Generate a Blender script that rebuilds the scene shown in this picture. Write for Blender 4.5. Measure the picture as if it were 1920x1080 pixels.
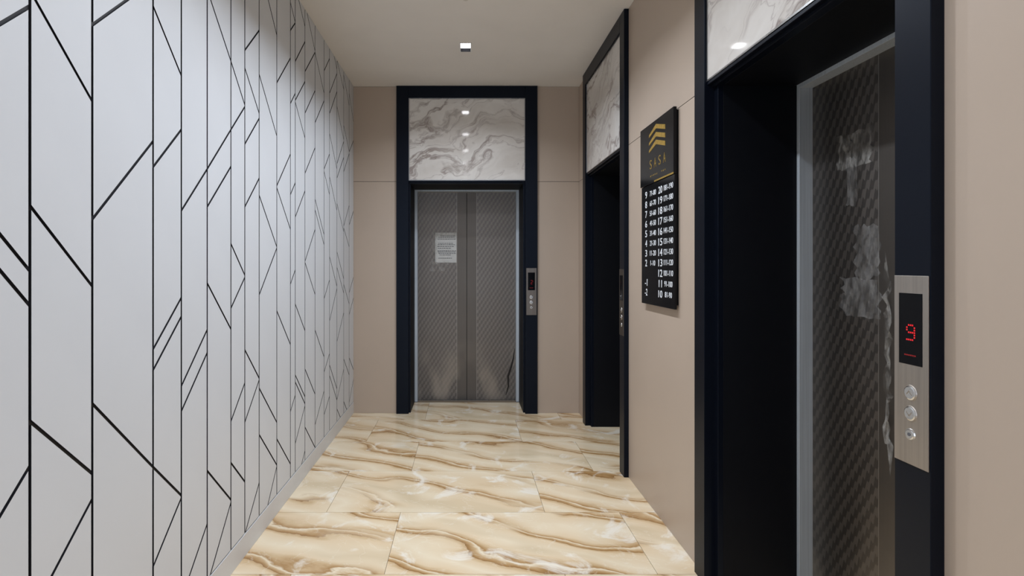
import bpy, bmesh, math, random
from mathutils import Vector, Matrix
random.seed(4)
PI = math.pi
for o in list(bpy.data.objects): bpy.data.objects.remove(o, do_unlink=True)
SC = bpy.context.scene
COL = SC.collection

# ------------------------------------------------------------------ camera, light, exposure
cam = bpy.data.cameras.new('camera'); co = bpy.data.objects.new('camera', cam); COL.objects.link(co)
co.location = (0, 0, 1.355); co.rotation_euler = (PI/2, 0, 0)
cam.sensor_width = 36; cam.lens = 19.125
cam.shift_x = 87/1920; cam.shift_y = -42/1920
cam.clip_start = 0.02
SC.camera = co
vs = SC.view_settings
vs.view_transform = 'Standard'; vs.look = 'None'; vs.gamma = 1; vs.use_curve_mapping = False
vs.exposure = 0.0
W = bpy.data.worlds.new('world'); SC.world = W; W.use_nodes = True
W.node_tree.nodes['Background'].inputs[0].default_value = (0.75, 0.85, 1, 1)
W.node_tree.nodes['Background'].inputs[1].default_value = 0.02
LIGHT_Y = [4.10, 3.12, 2.16, 1.20, 0.24, -0.72, -1.68, -2.64]
LAMP_W = [11.5, 16, 16.5, 10, 3.5, 3.5, 3.5, 3.5]         # the lamps near the photographer burn dimmer
LAMP_COL = (0.875, 0.95, 1.06)
# unseen area light added behind the photographer to cool the near walls
la = bpy.data.lights.new('unseen_cool_light', 'AREA'); la.shape = 'RECTANGLE'; la.size = 1.9; la.size_y = 2.3
la.energy = 36; la.color = (0.66, 0.80, 1.0)
lo = bpy.data.objects.new('unseen_cool_light', la); COL.objects.link(lo)
lo.location = (0, -3.0, 1.5); lo.rotation_euler = (PI/2, 0, 0)

# room numbers
XL, XR, YB, H, YN = -1.03, 1.043, 5.0, 3.0, -3.1

# ------------------------------------------------------------------ helpers
def tag(o, label=None, cat=None, group=None, kind=None):
    if label: o['label'] = label
    if cat: o['category'] = cat
    if group: o['group'] = group
    if kind: o['kind'] = kind
    return o
def link(o, parent=None):
    COL.objects.link(o)
    if parent: o.parent = parent
    return o
def empty(name, loc=(0, 0, 0), rz=0):
    o = bpy.data.objects.new(name, None); o.location = loc; o.rotation_euler = (0, 0, rz)
    o.empty_display_size = 0.1
    return link(o)
class MB:
    """collects boxes, prisms and tubes into one mesh"""
    def __init__(s): s.v = []; s.f = []; s.m = []
    def add(s, v, f, mi=0):
        n = len(s.v); s.v += [tuple(p) for p in v]; s.f += [tuple(i+n for i in q) for q in f]
        s.m += ([mi]*len(f) if isinstance(mi, int) else mi)
        return s
    def box(s, x0, x1, y0, y1, z0, z1, mi=0):
        v = [(x0,y0,z0),(x1,y0,z0),(x1,y1,z0),(x0,y1,z0),(x0,y0,z1),(x1,y0,z1),(x1,y1,z1),(x0,y1,z1)]
        return s.add(v, [(0,3,2,1),(4,5,6,7),(0,1,5,4),(1,2,6,5),(2,3,7,6),(3,0,4,7)], mi)
    def prism(s, pts, org, U, V, N, t, mi=0, side=None):
        """polygon pts in (U,V) from org, pushed t along N (N = U x V is outward)"""
        org, U, V, N = Vector(org), Vector(U), Vector(V), Vector(N)
        n = len(pts)
        b = [org+U*p[0]+V*p[1] for p in pts]; a = [p+N*t for p in b]
        f = [tuple(range(n-1, -1, -1)), tuple(range(n, 2*n))] + [(i, (i+1) % n, n+(i+1) % n, n+i) for i in range(n)]
        sd = mi if side is None else side
        return s.add(b+a, f, [sd, mi] + [sd]*n)
    def disc(s, c, r, U, V, N, t, n=24, mi=0, r2=None):
        c, U, V, N = Vector(c), Vector(U), Vector(V), Vector(N)
        r2 = r if r2 is None else r2
        a = [c+U*r*math.cos(2*PI*i/n)+V*r*math.sin(2*PI*i/n) for i in range(n)]
        b = [c+N*t+U*r2*math.cos(2*PI*i/n)+V*r2*math.sin(2*PI*i/n) for i in range(n)]
        return s.add(a+b, [tuple(range(n-1, -1, -1)), tuple(range(n, 2*n))]+[(i, (i+1) % n, n+(i+1) % n, n+i) for i in range(n)], mi)
    def mesh(s, name, mats, bevel=0):
        me = bpy.data.meshes.new(name); me.from_pydata(s.v, [], s.f)
        for m in (mats if isinstance(mats, (list, tuple)) else [mats]): me.materials.append(m)
        for p, mi in zip(me.polygons, s.m): p.material_index = mi
        if bevel:
            bm = bmesh.new(); bm.from_mesh(me)
            bmesh.ops.bevel(bm, geom=bm.edges[:], offset=bevel, segments=1, affect='EDGES', clamp_overlap=True)
            bm.to_mesh(me); bm.free()
        me.update(); return me
    def build(s, name, mats, parent=None, bevel=0):
        return link(bpy.data.objects.new(name, s.mesh(name, mats, bevel)), parent)
    
def clip(poly, a, b, c):
    """keep the part of a convex polygon with a*x+b*y >= c"""
    out = []
    for i in range(len(poly)):
        p, q = poly[i], poly[(i+1) % len(poly)]
        dp, dq = a*p[0]+b*p[1]-c, a*q[0]+b*q[1]-c
        if dp >= 0: out.append(p)
        if (dp > 0 > dq) or (dp < 0 < dq):
            t = dp/(dp-dq); out.append((p[0]+(q[0]-p[0])*t, p[1]+(q[1]-p[1])*t))
    return out
def area(poly):
    return abs(sum(poly[i][0]*poly[(i+1) % len(poly)][1]-poly[(i+1) % len(poly)][0]*poly[i][1] for i in range(len(poly))))/2

# ------------------------------------------------------------------ materials
class NT:
    def __init__(s, name):
        s.mat = bpy.data.materials.new(name); s.mat.use_nodes = True
        s.t = s.mat.node_tree; s.b = s.t.nodes['Principled BSDF']; s.out = s.t.nodes['Material Output']
    def n(s, typ, **kw):
        nd = s.t.nodes.new(typ)
        for k, v in kw.items(): setattr(nd, k, v)
        return nd
    def put(s, sock, v):
        if isinstance(v, bpy.types.NodeSocket): s.t.links.new(v, sock)
        else: sock.default_value = v
    def math(s, op, a, b=0.0, c=0.0, clamp=False):
        nd = s.n('ShaderNodeMath', operation=op, use_clamp=clamp)
        s.put(nd.inputs[0], a); s.put(nd.inputs[1], b)
        if op in ('MULTIPLY_ADD',): s.put(nd.inputs[2], c)
        return nd.outputs[0]
    def noise(s, vec, scale, detail=4, rough=0.5, dist=0.0):
        nd = s.n('ShaderNodeTexNoise'); s.put(nd.inputs['Vector'], vec); nd.inputs['Scale'].default_value = scale
        nd.inputs['Detail'].default_value = detail; nd.inputs['Roughness'].default_value = rough
        nd.inputs['Distortion'].default_value = dist
        return nd.outputs['Fac']
    def ramp(s, fac, stops, interp='LINEAR'):
        nd = s.n('ShaderNodeValToRGB'); s.put(nd.inputs[0], fac); cr = nd.color_ramp; cr.interpolation = interp
        while len(cr.elements) < len(stops): cr.elements.new(0.5)
        for e, (p, c) in zip(cr.elements, stops):
            e.position = p; e.color = (c if len(c) == 4 else (*c, 1)) if isinstance(c, tuple) else (c, c, c, 1)
        return nd.outputs[0]
    def mix(s, f, a, b, blend='MIX'):
        nd = s.n('ShaderNodeMix', data_type='RGBA', blend_type=blend)
        s.put(nd.inputs[0], f)
        for sock, v in ((nd.inputs[6], a), (nd.inputs[7], b)):
            s.put(sock, v if isinstance(v, bpy.types.NodeSocket) else (*v[:3], 1))
        return nd.outputs[2]
    def comb(s, x, y, z):
        nd = s.n('ShaderNodeCombineXYZ')
        for i, v in enumerate((x, y, z)): s.put(nd.inputs[i], v)
        return nd.outputs[0]
    def sep(s, v):
        nd = s.n('ShaderNodeSeparateXYZ'); s.put(nd.inputs[0], v); return nd.outputs
    def vadd(s, a, b):
        nd = s.n('ShaderNodeVectorMath', operation='ADD'); s.put(nd.inputs[0], a); s.put(nd.inputs[1], b); return nd.outputs[0]
    def vmul(s, a, b):
        nd = s.n('ShaderNodeVectorMath', operation='MULTIPLY'); s.put(nd.inputs[0], a); s.put(nd.inputs[1], b); return nd.outputs[0]
    def obj(s): return s.n('ShaderNodeTexCoord').outputs['Object']
    def geo(s): return s.n('ShaderNodeNewGeometry').outputs['Position']
    def rnd(s): return s.n('ShaderNodeObjectInfo').outputs['Random']
    def bump(s, h, strength=0.1, dist=0.002):
        nd = s.n('ShaderNodeBump'); nd.inputs['Strength'].default_value = strength; nd.inputs['Distance'].default_value = dist
        s.put(nd.inputs['Height'], h); s.t.links.new(nd.outputs[0], s.b.inputs['Normal'])
    def set(s, col=None, rough=None, metal=None, spec=None, coat=None):
        if col is not None: s.put(s.b.inputs['Base Color'], col if isinstance(col, bpy.types.NodeSocket) else (*col, 1))
        if rough is not None: s.put(s.b.inputs['Roughness'], rough)
        if metal is not None: s.put(s.b.inputs['Metallic'], metal)
        if spec is not None: s.b.inputs['Specular IOR Level'].default_value = spec
        if coat is not None: s.b.inputs['Coat Weight'].default_value = coat; s.b.inputs['Coat Roughness'].default_value = 0.08
        return s.mat

def plain(name, c, rough=0.5, metal=0, spec=0.5, var=0.06, scale=12):
    m = NT(name)
    n = m.noise(m.obj(), scale, 3)
    lo = tuple(x*(1-var) for x in c); hi = tuple(min(1, x*(1+var)) for x in c)
    m.set(m.ramp(n, [(0.3, lo), (0.7, hi)]), rough, metal, spec); return m.mat

def emit(name, c, s):
    m = NT(name); m.set((0.0, 0.0, 0.0), 0.4)
    m.b.inputs['Emission Color'].default_value = (*c, 1); m.b.inputs['Emission Strength'].default_value = s
    return m.mat

M = {}
M['white_panel'] = plain('white_laminate', (0.695, 0.715, 0.745), 0.42, 0, 0.4, 0.015, 3)
M['groove'] = plain('black_groove', (0.012, 0.012, 0.016), 0.5)
M['base'] = plain('pale_skirting', (0.70, 0.70, 0.70), 0.4, 0, 0.4, 0.03, 5)
M['beige'] = plain('beige_laminate', (0.475, 0.382, 0.305), 0.36, 0, 0.4, 0.02, 2)
M['seam'] = plain('brown_joint', (0.07, 0.055, 0.045), 0.7)
M['ceiling'] = plain('ceiling_paint', (0.82, 0.78, 0.735), 0.85, 0, 0.2, 0.02, 3)
M['grout'] = plain('brown_grout', (0.20, 0.15, 0.10), 0.8)
M['navy'] = plain('navy_lacquer', (0.0028, 0.0039, 0.0080), 0.38, 0, 0.19, 0.05, 8)
M['navy'].node_tree.nodes['Principled BSDF'].inputs['Specular Tint'].default_value = (0.70, 0.82, 1, 1)
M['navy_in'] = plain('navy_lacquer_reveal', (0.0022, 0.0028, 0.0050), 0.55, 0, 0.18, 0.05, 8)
M['white_trim'] = plain('white_trim', (0.8, 0.8, 0.8), 0.4)
M['black'] = plain('matt_black', (0.003, 0.003, 0.004), 0.7, 0, 0.1)
M['acrylic'] = plain('black_acrylic', (0.005, 0.005, 0.006), 0.14, 0, 0.16, 0.05, 6)
M['gold'] = plain('gold_foil', (0.78, 0.52, 0.12), 0.35, 0.85, 0.5, 0.15, 60)
M['gold_dark'] = plain('dull_gold_foil', (0.50, 0.34, 0.09), 0.40, 0.8, 0.5, 0.6, 120)
M['letter'] = plain('white_vinyl', (0.82, 0.84, 0.86), 0.5)
M['chrome'] = plain('chrome', (0.75, 0.75, 0.74), 0.16, 1, 0.5, 0.05, 40)
M['glass_black'] = plain('black_display_glass', (0.003, 0.003, 0.004), 0.10, 0, 0.12)
M['red'] = emit('red_led', (1.0, 0.02, 0.03), 0.75)
M['red_far'] = emit('faint_red_led', (1.0, 0.02, 0.03), 0.30)
M['red_dim'] = emit('dim_red_led', (1.0, 0.02, 0.03), 0.22)
M['led'] = emit('lamp_lens', (0.97, 0.97, 1.0), 24)
M['ink'] = plain('grey_ink', (0.10, 0.10, 0.11), 0.7)
M['paper'] = plain('white_paper', (0.62, 0.62, 0.60), 0.6)
M['dark_gap'] = plain('dark_gap', (0.01, 0.01, 0.01), 0.8)

def brushed(name, c, rough=0.34, vertical=True, dirt=0.15):
    m = NT(name); p = m.obj()
    s = m.vmul(p, (140, 140, 2) if vertical else (2, 140, 140))
    n = m.noise(s, 1.0, 3, 0.6); d = m.noise(p, 3.0, 5, 0.6)
    col = m.mix(m.ramp(n, [(0.35, 0.0), (0.65, 1.0)]), tuple(x*0.92 for x in c), tuple(min(1, x*1.06) for x in c))
    col = m.mix(m.ramp(d, [(0.45, 0.0), (0.8, dirt)]), col, tuple(x*0.6 for x in c))
    m.set(col, m.math('MULTIPLY_ADD', d, 0.14, rough-0.07), 1.0); m.bump(n, 0.06, 0.0006)
    return m.mat
M['steel'] = brushed('brushed_steel', (0.44, 0.40, 0.36), 0.42)
M['steel_pale'] = brushed('pale_painted_steel', (0.55, 0.60, 0.65), 0.5)
M['steel_pale'].node_tree.nodes['Principled BSDF'].inputs['Metallic'].default_value = 0.35
M['steel_shaded'] = brushed('shaded_steel', (0.20, 0.175, 0.155), 0.40)  # darker copy of the plate steel, shade painted in for the farther call plates
M['crease'] = plain('dark_scrape', (0.035, 0.030, 0.027), 0.45, 0.3)
M['steel_trim'] = brushed('steel_edge_trim', (0.42, 0.42, 0.42), 0.28)

def door_steel():
    """etched steel: wavy S-ribbons rising to the right, plain stile at the meeting edge; scuffs near the foot"""
    m = NT('etched_door_steel'); p = m.obj(); X, Y, Z = m.sep(p)
    P, C = 0.0675, 0.0200
    w1 = m.math('SINE', m.math('MULTIPLY', X, 2*PI/C))
    ph = m.math('SUBTRACT', m.math('MULTIPLY', Z, 2*PI/P), m.math('MULTIPLY', X, 2*PI/C*0.45))
    ph = m.math('ADD', ph, m.math('MULTIPLY', w1, -0.80))
    r = m.math('SINE', ph)
    r = m.math('MULTIPLY_ADD', w1, 0.16, r)
    rib = m.ramp(m.math('MULTIPLY_ADD', r, 0.5, 0.5), [(0.42, 0.0), (0.54, 1.0)])
    ax = m.math('ABSOLUTE', X)
    stile = m.ramp(ax, [(0.0985, 0.0), (0.1005, 1.0)])          # 0 in the plain stile
    edge = m.math('MULTIPLY', m.math('GREATER_THAN', ax, 0.098), m.math('LESS_THAN', ax, 0.1015))
    pat = m.math('MULTIPLY', rib, stile)
    n = m.noise(m.vmul(p, (160, 160, 2.5)), 1, 3, 0.6)
    big = m.noise(p, 2.2, 4, 0.55)
    base = m.mix(pat, m.mix(stile, (0.148, 0.131, 0.116), (0.225, 0.200, 0.178)), (0.150, 0.134, 0.121))
    base = m.mix(m.math('MULTIPLY', edge, 0.5), base, (0.5, 0.47, 0.43))
    base = m.mix(m.ramp(n, [(0.3, 0.0), (0.7, 0.16)]), base, (0.10, 0.095, 0.09))
    sm = m.noise(m.vmul(p, (4.5, 4.5, 2.4)), 1.0, 2, 0.4)
    low = m.ramp(Z, [(0.10, 1.0), (0.62, 0.0)])
    smask = m.math('MULTIPLY', m.ramp(sm, [(0.46, 0.0), (0.60, 1.0)]), low)
    base = m.mix(m.math('MULTIPLY', smask, 0.45), base, (0.46, 0.40, 0.33))
    rough = m.math('MULTIPLY_ADD', pat, -0.05, 0.40)
    rough = m.math('MULTIPLY_ADD', big, 0.14, rough)
    m.set(base, rough, 1.0)
    m.bump(pat, 0.15, 0.0006)
    return m.mat
M['door'] = door_steel()

def onyx():
    m = NT('onyx_floor_tile'); p = m.obj(); rn = m.rnd()
    off = m.comb(m.math('MULTIPLY', rn, 13.0), m.math('MULTIPLY', rn, 7.3), m.math('MULTIPLY', rn, 5.0))
    q = m.vadd(p, off); X, Y, Z = m.sep(q)
    u = m.math('ADD', m.math('MULTIPLY', X, 0.387), m.math('MULTIPLY', Y, 0.922))
    w = m.math('SUBTRACT', m.math('MULTIPLY', X, 0.922), m.math('MULTIPLY', Y, 0.387))
    uw = m.comb(m.math('MULTIPLY', w, 0.55), u, 0.0)
    n1 = m.noise(uw, 2.1, 2, 0.5); n2 = m.noise(uw, 7.0, 4, 0.6); n3 = m.noise(uw, 30.0, 3, 0.6)
    g = m.math('MULTIPLY_ADD', m.math('SUBTRACT', n1, 0.5), 0.62, u)
    g = m.math('MULTIPLY_ADD', m.math('SUBTRACT', n2, 0.5), 0.085, g)
    g = m.math('MULTIPLY_ADD', m.math('SUBTRACT', n3, 0.5), 0.010, g)
    s = m.math('FRACT', m.math('MULTIPLY', g, 3.4))
    cream, pale, tan, brown, deep = (0.72, 0.560, 0.365), (0.79, 0.67, 0.485), (0.56, 0.385, 0.205), (0.39, 0.220, 0.085), (0.28, 0.150, 0.058)
    full = m.ramp(s, [(0.0, deep), (0.035, brown), (0.095, tan), (0.14, pale), (0.165, brown), (0.22, tan), (0.33, cream), (0.62, pale), (0.90, cream), (0.985, tan)])
    s2 = m.math('FRACT', m.math('MULTIPLY_ADD', g, 1.7, 0.35))
    soft = m.ramp(s2, [(0.0, tan), (0.10, cream), (0.45, pale), (0.60, (0.64, 0.51, 0.335)), (0.8, cream), (1.0, (0.62, 0.47, 0.30))])
    mask = m.noise(m.comb(m.math('MULTIPLY', w, 0.8), m.math('MULTIPLY', u, 2.2), 3.0), 1.5, 2, 0.5)
    col = m.mix(m.ramp(mask, [(0.37, 0.0), (0.48, 1.0)]), soft, full)
    cl = m.noise(q, 3.6, 6, 0.62, 1.2)
    col = m.mix(m.ramp(cl, [(0.56, 0.0), (0.66, 0.75)]), col, (0.86, 0.81, 0.71))
    crack = m.noise(uw, 4.5, 5, 0.55, 0.7)
    c2 = m.math('ABSOLUTE', m.math('SUBTRACT', crack, 0.5))
    col = m.mix(m.ramp(c2, [(0.0, 0.28), (0.006, 0.0)]), col, (0.85, 0.78, 0.64))
    m.set(col, 0.17, 0, 0.5); return m.mat
M['onyx'] = onyx()

def marble():
    m = NT('grey_veined_marble'); p = m.obj(); rn = m.rnd()
    off = m.comb(m.math('MULTIPLY', rn, 9.0), 0.0, m.math('MULTIPLY', rn, 5.0))
    q = m.vadd(p, off); X, Y, Z = m.sep(q)
    al = m.math('ADD', m.math('MULTIPLY', X, 0.92), m.math('MULTIPLY', Z, 0.39))
    ac = m.math('SUBTRACT', m.math('MULTIPLY', Z, 0.92), m.math('MULTIPLY', X, 0.39))
    v0 = m.comb(al, ac, 0.0)
    w1 = m.math('SUBTRACT', m.noise(v0, 2.6, 3, 0.5), 0.5); w2 = m.math('SUBTRACT', m.noise(m.vadd(v0, (5.2, 1.3, 0)), 3.4, 3, 0.5), 0.5)
    v = m.comb(m.math('MULTIPLY_ADD', w2, 0.5, m.math('MULTIPLY', al, 0.75)), m.math('MULTIPLY_ADD', w1, 1.1, m.math('MULTIPLY', ac, 2.6)), 0.0)
    def ridge(vec, sc, det, wd, amt):
        a = m.math('ABSOLUTE', m.math('SUBTRACT', m.noise(vec, sc, det, 0.55), 0.5))
        return m.ramp(a, [(0.0, amt), (wd*0.35, amt*0.55), (wd, 0.0)])
    col = m.mix(m.ramp(m.noise(v, 1.3, 4, 0.6), [(0.38, 0.0), (0.66, 1.0)]), (0.72, 0.69, 0.65), (0.56, 0.515, 0.47))
    fade = m.ramp(m.noise(m.vadd(v0, (3, 8, 1)), 2.2, 2, 0.5), [(0.38, 0.40), (0.58, 1.0)])
    col = m.mix(m.math('MULTIPLY', ridge(v, 1.7, 5, 0.040, 0.85), fade), col, (0.22, 0.17, 0.15))
    col = m.mix(m.math('MULTIPLY', ridge(m.vadd(v, (7, 3, 2)), 2.6, 5, 0.022, 0.6), fade), col, (0.30, 0.25, 0.24))
    m.set(col, 0.055, 0, 0.5); return m.mat
M['marble'] = marble()

def film(name, c, lo, hi, scale, base=0.0):
    """thin clear plastic with cloudy glue"""
    m = NT(name); p = m.obj()
    n = m.noise(m.vmul(p, (1, 1, 0.45)), scale, 5, 0.65, 0.3)
    m.set(c, 0.22); m.bump(n, 0.6, 0.004)
    tr = m.n('ShaderNodeBsdfTransparent'); mx = m.n('ShaderNodeMixShader')
    m.put(mx.inputs[0], m.ramp(n, [(lo, base), (hi, 0.55)]))
    m.t.links.new(tr.outputs[0], mx.inputs[1]); m.t.links.new(m.b.outputs[0], mx.inputs[2])
    m.t.links.new(mx.outputs[0], m.out.inputs['Surface']); return m.mat
M['glue'] = film('cloudy_glue_film', (0.42, 0.41, 0.40), 0.40, 0.78, 30, 0.06)
M['clear'] = film('clear_tape', (0.6, 0.58, 0.54), 0.45, 0.72, 30, 0.03)

# ------------------------------------------------------------------ structure: floor of single tiles
fl = MB().box(-1.25, 1.75, YN-0.1, 5.70, -0.10, -0.0045).build('floor', M['grout'])
tag(fl, 'polished onyx floor of large cream tiles with brown veins', 'floor', kind='structure')
rows = [(2.988+0.6*k, k) for k in range(-10, 5)]
for y1, k in rows:                       # row between y1-0.6 and y1
    y0 = y1-0.6
    if k == 4: y1 = min(y1, 5.60)
    ph = -0.357 if k % 2 == 0 else -0.765
    for j in range(-3, 4):
        x0 = ph+1.2*j; x1 = x0+1.2
        x0c, x1c = max(x0, -1.2), min(x1, 1.62)
        if x1c-x0c < 0.03 or y1-y0 < 0.03: continue
        g = 0.0011
        cx, cy = (x0+x1)/2, (y0+y1)/2
        t = MB().box(x0c+g-cx, x1c-g-cx, y0+g-cy, y1-g-cy, -0.008, 0.0).build('floor_tile', M['onyx'], fl)
        t.location = (cx, cy, 0)

# ceiling with holes cut for the lamps
HX, HY = 0.040, 0.080
cm = MB()
cm.box(XL-0.15, -HX, YN-0.1, YB+0.1, H, H+0.12); cm.box(HX, XR+0.55, YN-0.1, YB+0.1, H, H+0.12)
ys = [YN-0.1]
for y in sorted(LIGHT_Y): ys += [y-HY, y+HY]
ys.append(YB+0.1)
for i in range(0, len(ys), 2): cm.box(-HX, HX, ys[i], ys[i+1], H, H+0.12)
ce = cm.build('ceiling', M['ceiling']); tag(ce, 'plain taupe-white painted lobby ceiling', 'ceiling', kind='structure')
mk = MB()
mk.disc((0.0, 3.36, H), 0.016, (1,0,0), (0,1,0), (0,0,-1), 0.004, 14)
mk.build('ceiling_spot', plain('faint_spot', (0.66, 0.62, 0.56), 0.9), ce)  # small round spot, slightly darker than the ceiling

# ------------------------------------------------------------------ left wall: white panels with black joints
wl = MB().box(XL-0.15, XL-0.005, YN-0.1, YB, 0, H).build('wall_left', M['groove'])
tag(wl, 'white panelled wall cut by black geometric joints', 'wall', kind='structure')
bl = MB().box(XL-0.005, XL+0.002, YN, YB, 0, 0.102).build('baseboard_left', M['base'], bevel=0.0008)
tag(bl, 'pale flush skirting below the white panels', 'baseboard', kind='structure')
# strips: (y0, y1, [(z at y0, z at y1), ...]) measured on the wall, metres
STRIPS = [
    (1.0798, 1.2859, [(1.772, 1.968), (1.547, 1.342), (1.471, 1.26), (0.679, 0.882)]),
    (1.2859, 1.5009, [(2.006, 1.808), (1.497, 1.298), (0.987, 0.781), (0.523, 0.712)]),
    (1.5009, 1.7928, [(2.019, 2.292), (1.483, 1.765), (0.974, 0.691)]),
    (1.7928, 1.9711, [(2.211, 2.043), (1.68, 1.848), (1.079, 1.239), (1.01, 1.171), (0.691, 0.522), (0.362, 0.514)]),
    (1.9711, 2.1684, [(1.554, 1.74), (0.918, 1.1), (0.827, 1.008), (0.145, 0.326)]),
    (2.1684, 2.3877, [(2.456, 2.252), (1.74, 1.952), (1.589, 1.79), (1.285, 1.076), (0.537, 0.327), (0.079, 0.316)]),
    (2.3877, 2.5377, [(2.252, 2.104), (1.952, 2.096), (1.451, 1.31), (1.168, 1.3), (0.671, 0.808), (0.489, 0.347)]),
    (2.5377, 2.7147, [(2.36, 2.529), (2.278, 2.114), (1.922, 2.09), (1.629, 1.791), (0.962, 0.793), (0.624, 0.785), (0.101, 0.272)]),
    (2.7147, 2.9678, [(2.867, 2.612), (2.31, 2.062), (1.706, 1.457), (1.209, 1.451), (0.743, 0.5), (0.511, 0.267), (-0.026, 0.261)]),
    (2.9678, 3.1982, [(2.353, 2.575), (1.791, 2.01), (1.78, 1.568), (1.108, 0.891), (0.409, 0.189)]),
    (3.1982, 3.2883, [(2.904, 2.825), (2.738, 2.822), (2.308, 2.396), (1.772, 1.855), (1.245, 1.329), (0.496, 0.572)]),
    (3.2883, 3.488, [(3.051, 2.887), (2.59, 2.791), (2.354, 2.535), (2.345, 2.172), (1.648, 1.834), (1.123, 0.938), (0.694, 0.514), (0.652, 0.469), (0.278, 0.456), (0.004, 0.168)]),
    (3.488, 3.7216, [(3.041, 2.822), (2.6, 2.814), (2.333, 2.552), (1.947, 2.161), (1.382, 1.603), (1.376, 1.158), (0.692, 0.476), (0.319, 0.111)]),
    (3.7216, 3.9586, [(2.814, 2.609), (2.333, 2.554), (1.811, 1.58), (1.738, 1.506), (0.914, 0.691), (0.264, 0.443)]),
    (3.9586, 4.1168, [(2.772, 2.921), (2.057, 2.199), (2.042, 1.892), (1.114, 1.246), (0.579, 0.689), (0.268, 0.366)]),
    (4.1168, 4.3539, [(3.115, 2.926), (2.659, 2.892), (2.505, 2.747), (2.356, 2.128), (2.029, 1.795), (1.424, 1.189), (0.935, 1.171), (0.604, 0.369), (0.524, 0.279)]),
    (4.3539, 4.5978, [(3.003, 2.843), (2.631, 2.419), (2.17, 2.405), (2.055, 2.27), (1.854, 1.639), (1.466, 1.242), (1.342, 1.121), (0.745, 0.958), (0.279, 0.481), (0.207, 0.003)]),
    (4.5978, 4.8126, [(2.969, 2.77), (2.541, 2.365), (2.148, 2.346), (1.689, 1.888), (1.675, 1.52), (1.197, 1.015), (0.566, 0.388), (0.206, 0.024)]),
    (4.8126, 5.0, [(2.879, 2.669), (2.36, 2.507), (1.714, 1.86), (1.114, 1.252), (0.921, 1.061), (0.539, 0.394), (0.142, 0.316)])]
G = 0.0046
def panel_strip(y0, y1, lines):
    lines = sorted(lines, key=lambda l: l[0]+l[1])
    def hp(l, sgn):                      # half plane above (sgn=1) / below the line, with joint clearance
        s = (l[1]-l[0])/(y1-y0); k = G*math.sqrt(1+s*s)
        return (-s*sgn, sgn, (l[0]-s*y0)*sgn + k)
    for i in range(len(lines)+1):
        poly = [(y0+G, 0.108), (y1-G, 0.108), (y1-G, H-0.001), (y0+G, H-0.001)]
        if i > 0: poly = clip(poly, *hp(lines[i-1], 1))
        if poly and i < len(lines): poly = clip(poly, *hp(lines[i], -1))
        if len(poly) < 3 or area(poly) < 2e-4: continue
        cy = sum(p[0] for p in poly)/len(poly); cz = sum(p[1] for p in poly)/len(poly)
        pts = [(p[0]-cy, p[1]-cz) for p in poly]
        b = MB().prism(pts, (0, 0, 0), (0,1,0), (0,0,1), (1,0,0), 0.0048, 0, 1).build('panel', [M['white_panel'], M['groove']], wl)
        b.location = (XL-0.0048, cy, cz)
for y0, y1, ln in STRIPS: panel_strip(y0, y1, ln)
# the same paneling goes on behind the photographer
y = STRIPS[0][0]
rr = random.Random(11)
while y > YN+0.05:
    wdt = rr.choice([0.15, 0.19, 0.21, 0.24]); y0 = max(YN, y-wdt)
    z = rr.uniform(0.25, 0.6); ln = []
    while z < 2.9:
        d = rr.choice([-1, 1])*rr.uniform(0.12, 0.26); ln.append((z, z+d)); z += rr.uniform(0.40, 0.85)
    panel_strip(y0, y, ln); y = y0

# ------------------------------------------------------------------ beige walls
ZS = 2.127
def wall_panels(parent, spans, org, U, N, zs=(0.0, ZS, H)):
    for a, b in spans:
        for z0, z1 in zip(zs[:-1], zs[1:]):
            g = 0.0016
            hw, hh = (b-a)/2, (z1-z0)/2
            pts = [(-hw+0.0005, -hh+(g if z0 > 0 else 0.001)), (hw-0.0005, -hh+(g if z0 > 0 else 0.001)), (hw-0.0005, hh-g), (-hw+0.0005, hh-g)]
            c = Vector(org)+Vector(U)*((a+b)/2)+Vector((0,0,(z0+z1)/2))
            o = MB().prism(pts, (0,0,0), U, (0,0,1), N, 0.008, 0, 1).build('panel', [M['beige'], M['seam']], parent)
            o.location = c
# door positions along each wall
EB = dict(c=0.012, W=0.645, F=0.112, Hi=0.532, Hr=0.518, Hs=0.490, ds=0.41, dd=0.487)
EN = dict(c=1.797, W=0.612, F=0.100, Hi=0.512, Hr=0.476, Hs=0.460, ds=0.341, dd=0.397)
EF = dict(c=4.092, W=0.614, F=0.100, Hi=0.514, Hr=0.476, Hs=0.460, ds=0.341, dd=0.397)
ZR = 2.108                                # height of the reveals
wb = MB()
wb.box(XL-0.15, EB['c']-EB['W']+0.02, YB+0.008, YB+0.60, 0, H)
wb.box(EB['c']+EB['W']-0.02, XR+0.008, YB+0.008, YB+0.60, 0, H)
wb.box(EB['c']-EB['W']+0.02, EB['c']+EB['W']-0.02, YB+0.035, YB+0.60, 2.15, H)
wb.box(EB['c']-EB['W']+0.02, EB['c']+EB['W']-0.02, YB+0.55, YB+0.60, 0, 2.15)
wb = wb.build('wall_back', M['seam']); tag(wb, 'beige panelled wall at the end of the lobby', 'wall', kind='structure')
wall_panels(wb, [(XL-0.004, EB['c']-EB['W']+0.006), (EB['c']+EB['W']-0.006, XR)], (0, YB+0.008, 0), (1,0,0), (0,-1,0))
wr = MB(); X0, X1 = XR+0.008, XR+0.58
cuts = [YN-0.1]
for e in (EN, EF): cuts += [e['c']-e['W']+0.02, e['c']+e['W']-0.02]
cuts.append(YB+0.006)
for i in range(0, len(cuts), 2): wr.box(X0, X1, cuts[i], cuts[i+1], 0, H)
for i in (1, 3):
    wr.box(XR+0.035, X1, cuts[i], cuts[i+1], 2.15, H); wr.box(XR+0.50, X1, cuts[i], cuts[i+1], 0, 2.15)
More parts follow.
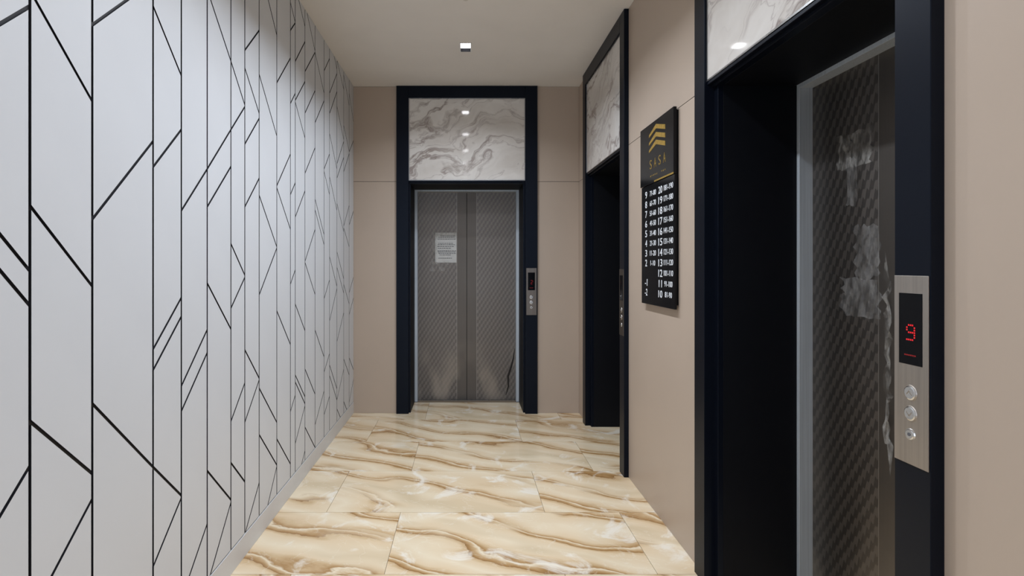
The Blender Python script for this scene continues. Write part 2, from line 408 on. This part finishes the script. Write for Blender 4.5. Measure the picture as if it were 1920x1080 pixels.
wr = wr.build('wall_right', M['seam']); tag(wr, 'beige panelled wall with two lift doorways', 'wall', kind='structure')
wall_panels(wr, [(-1.2, EN['c']-EN['W']+0.006), (YN, -1.2), (EN['c']+EN['W']-0.006, EF['c']-EF['W']+0.006), (EF['c']+EF['W']-0.006, YB-0.001)],
            (XR+0.008, 0, 0), (0,1,0), (-1,0,0))
# note: U x V must point out of the wall; faces are fixed below
wn = MB().box(XL-0.15, XR+0.58, YN-0.25, YN-0.1, 0, H).build('wall_near', M['beige']); tag(wn, 'beige wall behind the photographer', 'wall', kind='structure')

# ------------------------------------------------------------------ lift entrances
def lift(e, loc, rz, slabel, dlabel, n):
    s = empty('lift_surround', loc, rz); tag(s, slabel, 'door frame', 'navy surrounds of the three lifts')
    Wd, F, Hi, Hr, Hs, ds, dd = (e[k] for k in ('W', 'F', 'Hi', 'Hr', 'Hs', 'ds', 'dd'))
    P = -0.030
    for sg in (-1, 1):
        a, b = sorted((sg*Wd, sg*(Wd-F)))
        MB().box(a, b, P, 0.034, 0, H-0.003).build('side_casing', M['navy'], s, 0.0015)
        a, b = sorted((sg*(Wd-F), sg*Hr))
        if b-a > 0.003:
            MB().box(a, b, 0.012, 0.034, 0, ZR+0.03).build('inner_casing', M['navy'], s, 0.001)
        a, b = sorted((sg*Hr, sg*(Hr+0.018)))
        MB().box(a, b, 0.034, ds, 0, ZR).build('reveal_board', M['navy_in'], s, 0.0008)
    MB().box(-(Wd-F), Wd-F, P, 0.034, 2.888, H-0.003).build('top_casing', M['navy'], s, 0.0015)
    MB().box(-(Wd-F), Wd-F, P+0.012, 0.034, ZR+0.012, 2.134).build('transom_rail', M['navy'], s, 0.0015)
    MB().box(-(Wd-F), Wd-F, 0.0, 0.034, ZR, ZR+0.012).build('inner_casing', M['navy'], s, 0.0008)
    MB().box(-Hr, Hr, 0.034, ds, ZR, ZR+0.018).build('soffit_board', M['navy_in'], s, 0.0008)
    hw = Wd-F
    mp = MB().box(-hw+0.007, hw-0.007, P+0.012, 0.03, 2.141, 2.881).build('marble_panel', M['marble'], s, 0.001)
    tr = MB(); t = 0.007
    tr.box(-hw, -hw+t, P+0.009, 0.03, 2.134, 2.888); tr.box(hw-t, hw, P+0.009, 0.03, 2.134, 2.888)
    tr.box(-hw+t, hw-t, P+0.009, 0.03, 2.134, 2.134+t); tr.box(-hw+t, hw-t, P+0.009, 0.03, 2.888-t, 2.888)
    tr.build('edge_trim', M['steel_trim'], s)
    # the door itself
    d = empty('door_%d' % n, loc, rz); tag(d, dlabel, 'lift door', kind='structure')
    for sg in (-1, 1):
        a, b = sorted((sg*Hs, sg*(Hr+0.018)))
        MB().box(a, b, ds, dd+0.02, 0, ZR+0.018).build('steel_jamb', M['steel_pale'], d, 0.001)
    MB().box(-Hs, Hs, ds, dd+0.02, 2.092, ZR+0.018).build('steel_header', M['steel_pale'], d, 0.001)
    leaves = []
    for sg in (-1, 1):
        a, b = sorted((sg*0.0016, sg*(Hs+0.02)))
        lf = MB().box(a, b, dd, dd+0.035, 0.004, 2.10)
        leaves.append(lf.build('door_leaf', M['door'], d, 0.001))
    MB().box(-Hs, Hs, dd-0.012, dd+0.04, -0.004, 0.003).build('sill', M['steel_trim'], d)
    MB().box(-Hs-0.02, Hs+0.02, dd+0.036, dd+0.046, 0.0, 2.10).build('shaft_panel', M['dark_gap'], d)
    return s, d, leaves
LB = lift(EB, (EB['c'], YB, 0), 0, 'navy door surround with marble panel on the end wall facing us', 'steel lift door with a taped paper notice on end wall', 1)
LN = lift(EN, (XR, EN['c'], 0), -PI/2, 'nearest navy door surround on the right wall, carrying the red 9 panel', 'nearest steel lift door on the right with tape residue', 2)
LF = lift(EF, (XR, EF['c'], 0), -PI/2, 'far navy door surround on the right wall beyond the black sign', 'steel lift door hidden deep inside the far right doorway', 3)

# ------------------------------------------------------------------ call panels
SEG = {'9': ["01110", "10001", "10001", "01111", "00001", "00001", "11110"],
       '7': ["01110", "00001", "00001", "00110", "01000", "01000", "01110"]}
def call_panel(e, loc, rz, digit, label):
    r = empty('call_panel', loc, rz); tag(r, label, 'lift control', 'lift call panels on the navy frames')
    cx = e['W']-e['F']/2; z0, z1 = 0.903, 1.332; hw = 0.047; f = -0.030; U, V, N = (1,0,0), (0,0,1), (0,-1,0)
    MB().box(cx-hw, cx+hw, f-0.003, f, z0, z1).build('face_plate', M['steel'] if digit == '9' else M['steel_shaded'], r, 0.0008)
    ff = f-0.003
    D = MB().box(cx-0.032, cx+0.032, ff-0.0008, ff+0.001, 1.130, 1.292).build('display', M['glass_black'], r)
    if digit:
        m = MB()
        for i, row in enumerate(SEG[digit]):
            for j, ch in enumerate(row):
                if ch == '1': m.box(cx-0.0105+j*0.0052, cx-0.0105+j*0.0052+0.0034, ff-0.0014, ff-0.0008, 1.218-i*0.0055, 1.218-i*0.0055+0.0036)
        m.build('digit', M['red'] if digit == '9' else M['red_far'], D)
        m = MB()
        for j in range(6): m.box(cx-0.016+j*0.0055, cx-0.012+j*0.0055, ff-0.0012, ff-0.0008, 1.150, 1.153)
        m.build('dot_row', M['red_dim'], D)
    for z, rad, kind in ((1.066, 0.0185, 'up'), (1.019, 0.0185, 'down'), (0.972, 0.0135, 'key')):
        c = (cx, ff, z)
        b = MB().disc(c, rad, U, V, N, 0.0022, 28, 0, rad*0.93)
        b = b.build('button', M['chrome'] if kind == 'key' else M['steel'], r)
        MB().disc((cx, ff-0.0022, z), rad*0.86, U, V, N, 0.0012, 28, 0, rad*0.72).build('button_cap', M['chrome'], b)
        q = MB(); fz = ff-0.0034
        if kind != 'key':
            s = 1 if kind == 'up' else -1
            for sx in (-1, 1):
                pts = [(0, 0.006*s), (sx*0.007, -0.002*s), (sx*0.007, -0.005*s), (0, 0.003*s)]
                if sx*s > 0: pts = pts[::-1]
                q.prism(pts, (cx, fz, z), U, V, N, 0.0006)
        else:
            q.disc((cx, fz, z), 0.004, U, V, N, 0.001, 12)
        q.build('button_mark', M['ink'] if kind == 'key' else M['steel'], b)
    return r
call_panel(EN, (XR, EN['c'], 0), -PI/2, '9', 'large steel call panel with red 9 on nearest right door frame')
call_panel(EB, (EB['c'], YB, 0), 0, '7', 'steel call panel with faint red digit on end wall door frame')
call_panel(EF, (XR, EF['c'], 0), -PI/2, None, 'narrow steel call panel on far right door frame, display dark')

# ------------------------------------------------------------------ downlights
for i, y in enumerate(LIGHT_Y):
    words = dict(enumerate(['recessed ceiling lamp nearest the end wall, lit, only one seen directly'] + [
        '%s recessed ceiling lamp counted from the end wall, above the picture' % w for w in ('second', 'third', 'fourth', 'fifth', 'sixth', 'seventh', 'eighth')]))
    o = empty('ceiling_lamp', (0, y, H)); tag(o, words[i], 'ceiling lamp', 'recessed lamps down the ceiling centre')
    q = MB(); t = 0.0022
    q.box(-HX-0.004, -HX+t, -HY-0.004, HY+0.004, -0.003, 0.001); q.box(HX-t, HX+0.004, -HY-0.004, HY+0.004, -0.003, 0.001)
    q.box(-HX, HX, -HY-0.004, -HY+t, -0.003, 0.001)
    q.build('trim_ring', M['white_trim'], o)
    MB().box(-HX, HX, HY-0.003, HY+0.002, -0.001, 0.001).build('end_stop', M['black'], o)
    q = MB(); t = 0.002                       # black lip, then pale reflector
    for z0, z1, mi in ((0.001, 0.032, 0), (0.032, 0.06, 1)):
        q.box(-HX, -HX+t, -HY, HY, z0, z1, mi); q.box(HX-t, HX, -HY, HY, z0, z1, mi)
        q.box(-HX+t, HX-t, -HY, -HY+t, z0, z1, mi); q.box(-HX+t, HX-t, HY-t, HY, z0, z1, mi)
    q.box(-HX, HX, -HY, HY, 0.06, 0.064, 0)
    q.build('housing', [M['black'], M['white_trim']], o)
    MB().box(-HX+0.004, HX-0.004, -HY+0.002, 0.042, 0.012, 0.030).build('lens', M['led'], o)
    l = bpy.data.lights.new('lamp_beam', 'AREA'); l.energy = LAMP_W[i]; l.color = LAMP_COL
    l.shape = 'RECTANGLE'; l.size = 0.06; l.size_y = 0.10; l.spread = math.radians(138)
    lo = bpy.data.objects.new('lamp_beam', l); lo.location = (0, -0.025, 0.0005); link(lo, o)

# ------------------------------------------------------------------ black floor directory on the right wall
def text_mesh(txt, size, bold=0.0):
    cu = bpy.data.curves.new('t', 'FONT'); cu.body = txt; cu.size = size; cu.align_x = 'CENTER'; cu.align_y = 'CENTER'
    cu.extrude = 0.0006; cu.offset = bold; cu.resolution_u = 3
    o = bpy.data.objects.new('t', cu); COL.objects.link(o)
    dg = bpy.context.evaluated_depsgraph_get(); dg.update()
    me = bpy.data.meshes.new_from_object(o.evaluated_get(dg)); bpy.data.objects.remove(o); bpy.data.curves.remove(cu)
    return me
# local: x to the reader's right, z up, face at y = -0.022; placed on the right wall
SG = empty('floor_directory', (XR, 2.905, 1.140), -PI/2)
tag(SG, 'tall black floor directory sign with gold chevrons and white numbers', 'sign')
FY = -0.024
MB().box(-0.240, 0.240, -0.012, 0, 0.02, 0.98).build('back_plate', M['black'], SG)
MB().box(-0.243, 0.251, FY, -0.012, 0.0, 0.662).build('lower_board', M['acrylic'], SG, 0.0008)
MB().box(-0.253, 0.249, FY-0.004, -0.012, 0.664, 0.993).build('upper_board', M['acrylic'], SG, 0.0008)
FU = FY-0.004
MB().box(-0.020, 0.249, FU-0.001, FU, 0.6645, 0.673).build('gold_strip', M['gold'], SG)
U, V, N = (1,0,0), (0,0,1), (0,-1,0)
for A in (0.970, 0.927, 0.886):
    pts = [(-0.102, A-0.050), (-0.102, A-0.036), (0.008, A), (0.139, A-0.036), (0.139, A-0.060), (0.008, A-0.024)]
    c = MB().prism(pts, (0, FU, 0), U, V, N, 0.0015).build('chevron', M['gold'], SG)
def letter_fit(txt, x, z, h, w, y, mat, name, bold=0.0):
    me = text_mesh(txt, 0.1, bold); me.materials.append(mat)
    xs = [v.co.x for v in me.vertices]; ys_ = [v.co.y for v in me.vertices]
    mx, my = (max(xs)+min(xs))/2, (max(ys_)+min(ys_))/2
    sx = w/(max(xs)-min(xs)); sy = h/(max(ys_)-min(ys_))
    for v in me.vertices: v.co.x = (v.co.x-mx)*sx; v.co.y = (v.co.y-my)*sy
    o = link(bpy.data.objects.new(name, me), SG); o.location = (x, y, z); o.rotation_euler = (PI/2, 0, 0)
    return o
for k, ch in enumerate('SASA'):
    letter_fit(ch, -0.076+k*0.068, 0.768, 0.050, 0.034, FU-0.0006, M['gold_dark'], 'letter', 0.0)
q = MB()
for k in range(10):
    if k in (5, 6): continue
    q.box(-0.085+k*0.024, -0.073+k*0.024, FU-0.0006, FU, 0.700+(k % 2)*0.002, 0.708)
tag(q.build('tagline', M['gold_dark'], SG), kind='stuff')
left = [('9', '71-80'), ('8', '61-70'), ('7', '51-60'), ('6', '41-50'), ('5', '31-40'), ('4', '21-30'), ('3', '11-20'), ('2', '1-10'), None, ('-1', ''), ('-2', '')]
right = [('20', '181-190'), ('19', '171-180'), ('18', '161-170'), ('17', '151-160'), ('16', '141-150'), ('15', '131-140'),
         ('14', '121-130'), ('13', '111-120'), ('12', '101-110'), ('11', '91-100'), ('10', '81-90')]
def put(txt, x, z, big):
    w = (0.028 if txt.isdigit() and len(txt) == 1 else 0.040 if txt[0] == '-' else 0.056) if big else {4: 0.074, 5: 0.094, 6: 0.108, 7: 0.124}[len(txt)]
    if txt == '11': w = 0.044
    letter_fit(txt, x, z, 0.038 if big else 0.0285, w, FY-0.0006, M['letter'], 'floor_number' if big else 'room_range', 0.0003 if big else 0.0)
for i in range(11):
    z = 0.612-i*0.0546
    if left[i]:
        put(left[i][0], -0.163, z, True)
        if left[i][1]: put(left[i][1], -0.054, z-0.001, False)
    put(right[i][0], 0.060, z, True)
    put(right[i][1], 0.172, z+0.001, False)

# ------------------------------------------------------------------ paper notice taped on the end door
def ragged(name, x0, x1, z0, z1, y, mat, parent, nx=8, nz=10, amp=0.1, seed=1, relief=0.003):
    """thin crumpled sheet with a torn outline"""
    r = random.Random(seed); v = []; f = []
    for j in range(nz+1):
        for i in range(nx+1):
            x = x0+(x1-x0)*i/nx; z = z0+(z1-z0)*j/nz
            if i in (0, nx): x += r.uniform(-1, 1)*amp*(x1-x0)
            if j in (0, nz): z += r.uniform(-1, 1)*amp*(z1-z0)*0.5
            v.append((x, y-r.random()*relief, z))
    for j in range(nz):
        for i in range(nx):
            a = j*(nx+1)+i; f.append((a, a+1, a+nx+2, a+nx+1))
    return MB().add(v, f).build(name, mat, parent)
NO = empty('paper_notice', (EB['c'], YB+EB['dd'], 0)); tag(NO, 'white printed paper notice taped to the left leaf of end lift door', 'notice')
ragged('sheet', -0.318, -0.104, 1.385, 1.687, -0.0025, M['paper'], NO, 6, 8, 0.0, 3, 0.0016)
q = MB(); r = random.Random(8)
for k, (z, a, b) in enumerate([(1.655, 0.25, 0.85), (1.640, 0.15, 0.92), (1.622, 0.12, 0.90), (1.580, 0.15, 0.8), (1.566, 0.12, 0.9), (1.548, 0.1, 0.88), (1.530, 0.12, 0.7),
                               (1.505, 0.1, 0.92), (1.492, 0.12, 0.9), (1.478, 0.15, 0.92), (1.462, 0.2, 0.7), (1.430, 0.15, 0.8)]):
    x = -0.318+0.214*a
    while x < -0.318+0.214*b:
        w = r.uniform(0.010, 0.024); q.box(x, x+w, -0.0054, -0.0046, z-0.0026, z+0.0026); x += w+0.005
tag(q.build('printed_text', M['ink'], NO), kind='stuff')
ragged('tape', -0.345, -0.095, 1.655, 1.70, -0.0065, M['clear'], NO, 14, 4, 0.02, 5, 0.004)
ragged('tape', -0.350, -0.300, 1.37, 1.70, -0.0065, M['clear'], NO, 4, 16, 0.04, 6, 0.004)
ragged('tape', -0.355, -0.180, 1.300, 1.40, -0.0065, M['clear'], NO, 10, 6, 0.12, 7, 0.008)
# residue left on the nearest door (its far leaf)
lf = LN[2][0]; dy = EN['dd']-0.0008
def resid(name, ya, yb, z0, z1, seed, mat='glue', nx=8, nz=10, relief=0.0005, amp=0.10):
    a, b = EN['c']-ya, EN['c']-yb
    return ragged(name, min(a, b), max(a, b), z0, z1, dy, M[mat], lf, nx, nz, amp, seed, relief)
resid('tape_residue', 2.055, 2.000, 1.58, 1.755, 21)
resid('tape_residue', 2.010, 1.890, 1.31, 1.50, 22)
resid('tape_residue', 2.080, 1.895, 1.17, 1.31, 23)
resid('tape_residue', 2.10, 1.93, 1.72, 1.85, 25, 'clear')
resid('film_strip', 1.858, 1.835, 0.72, 1.33, 24, 'clear', 3, 22, 0.014, 0.35)
lb = LB[2][1]
q = MB(); r = random.Random(5)
pts = [(0.482, 0.52), (0.470, 0.42), (0.445, 0.33), (0.415, 0.24), (0.420, 0.14), (0.395, 0.05)]
V_, F_ = [], []
for i, (x, z) in enumerate(pts):
    w = 0.002+0.009*math.sin(PI*i/(len(pts)-1)); y = EB['dd']-0.002
    V_ += [(x-w, y, z), (x, y-0.005, z+0.004), (x+w, y, z)]
for i in range(len(pts)-1):
    for k in range(2): a = i*3+k; F_.append((a, a+1, a+4, a+3))
q.add(V_, F_).build('scrape', M['crease'], lb)

# make every mesh face outward
for me in bpy.data.meshes:
    if me.name.startswith(('tape', 'sheet', 'film')): continue
    bm = bmesh.new(); bm.from_mesh(me)
    if len(bm.faces) < 4000: bmesh.ops.recalc_face_normals(bm, faces=bm.faces[:])
    bm.to_mesh(me); bm.free()
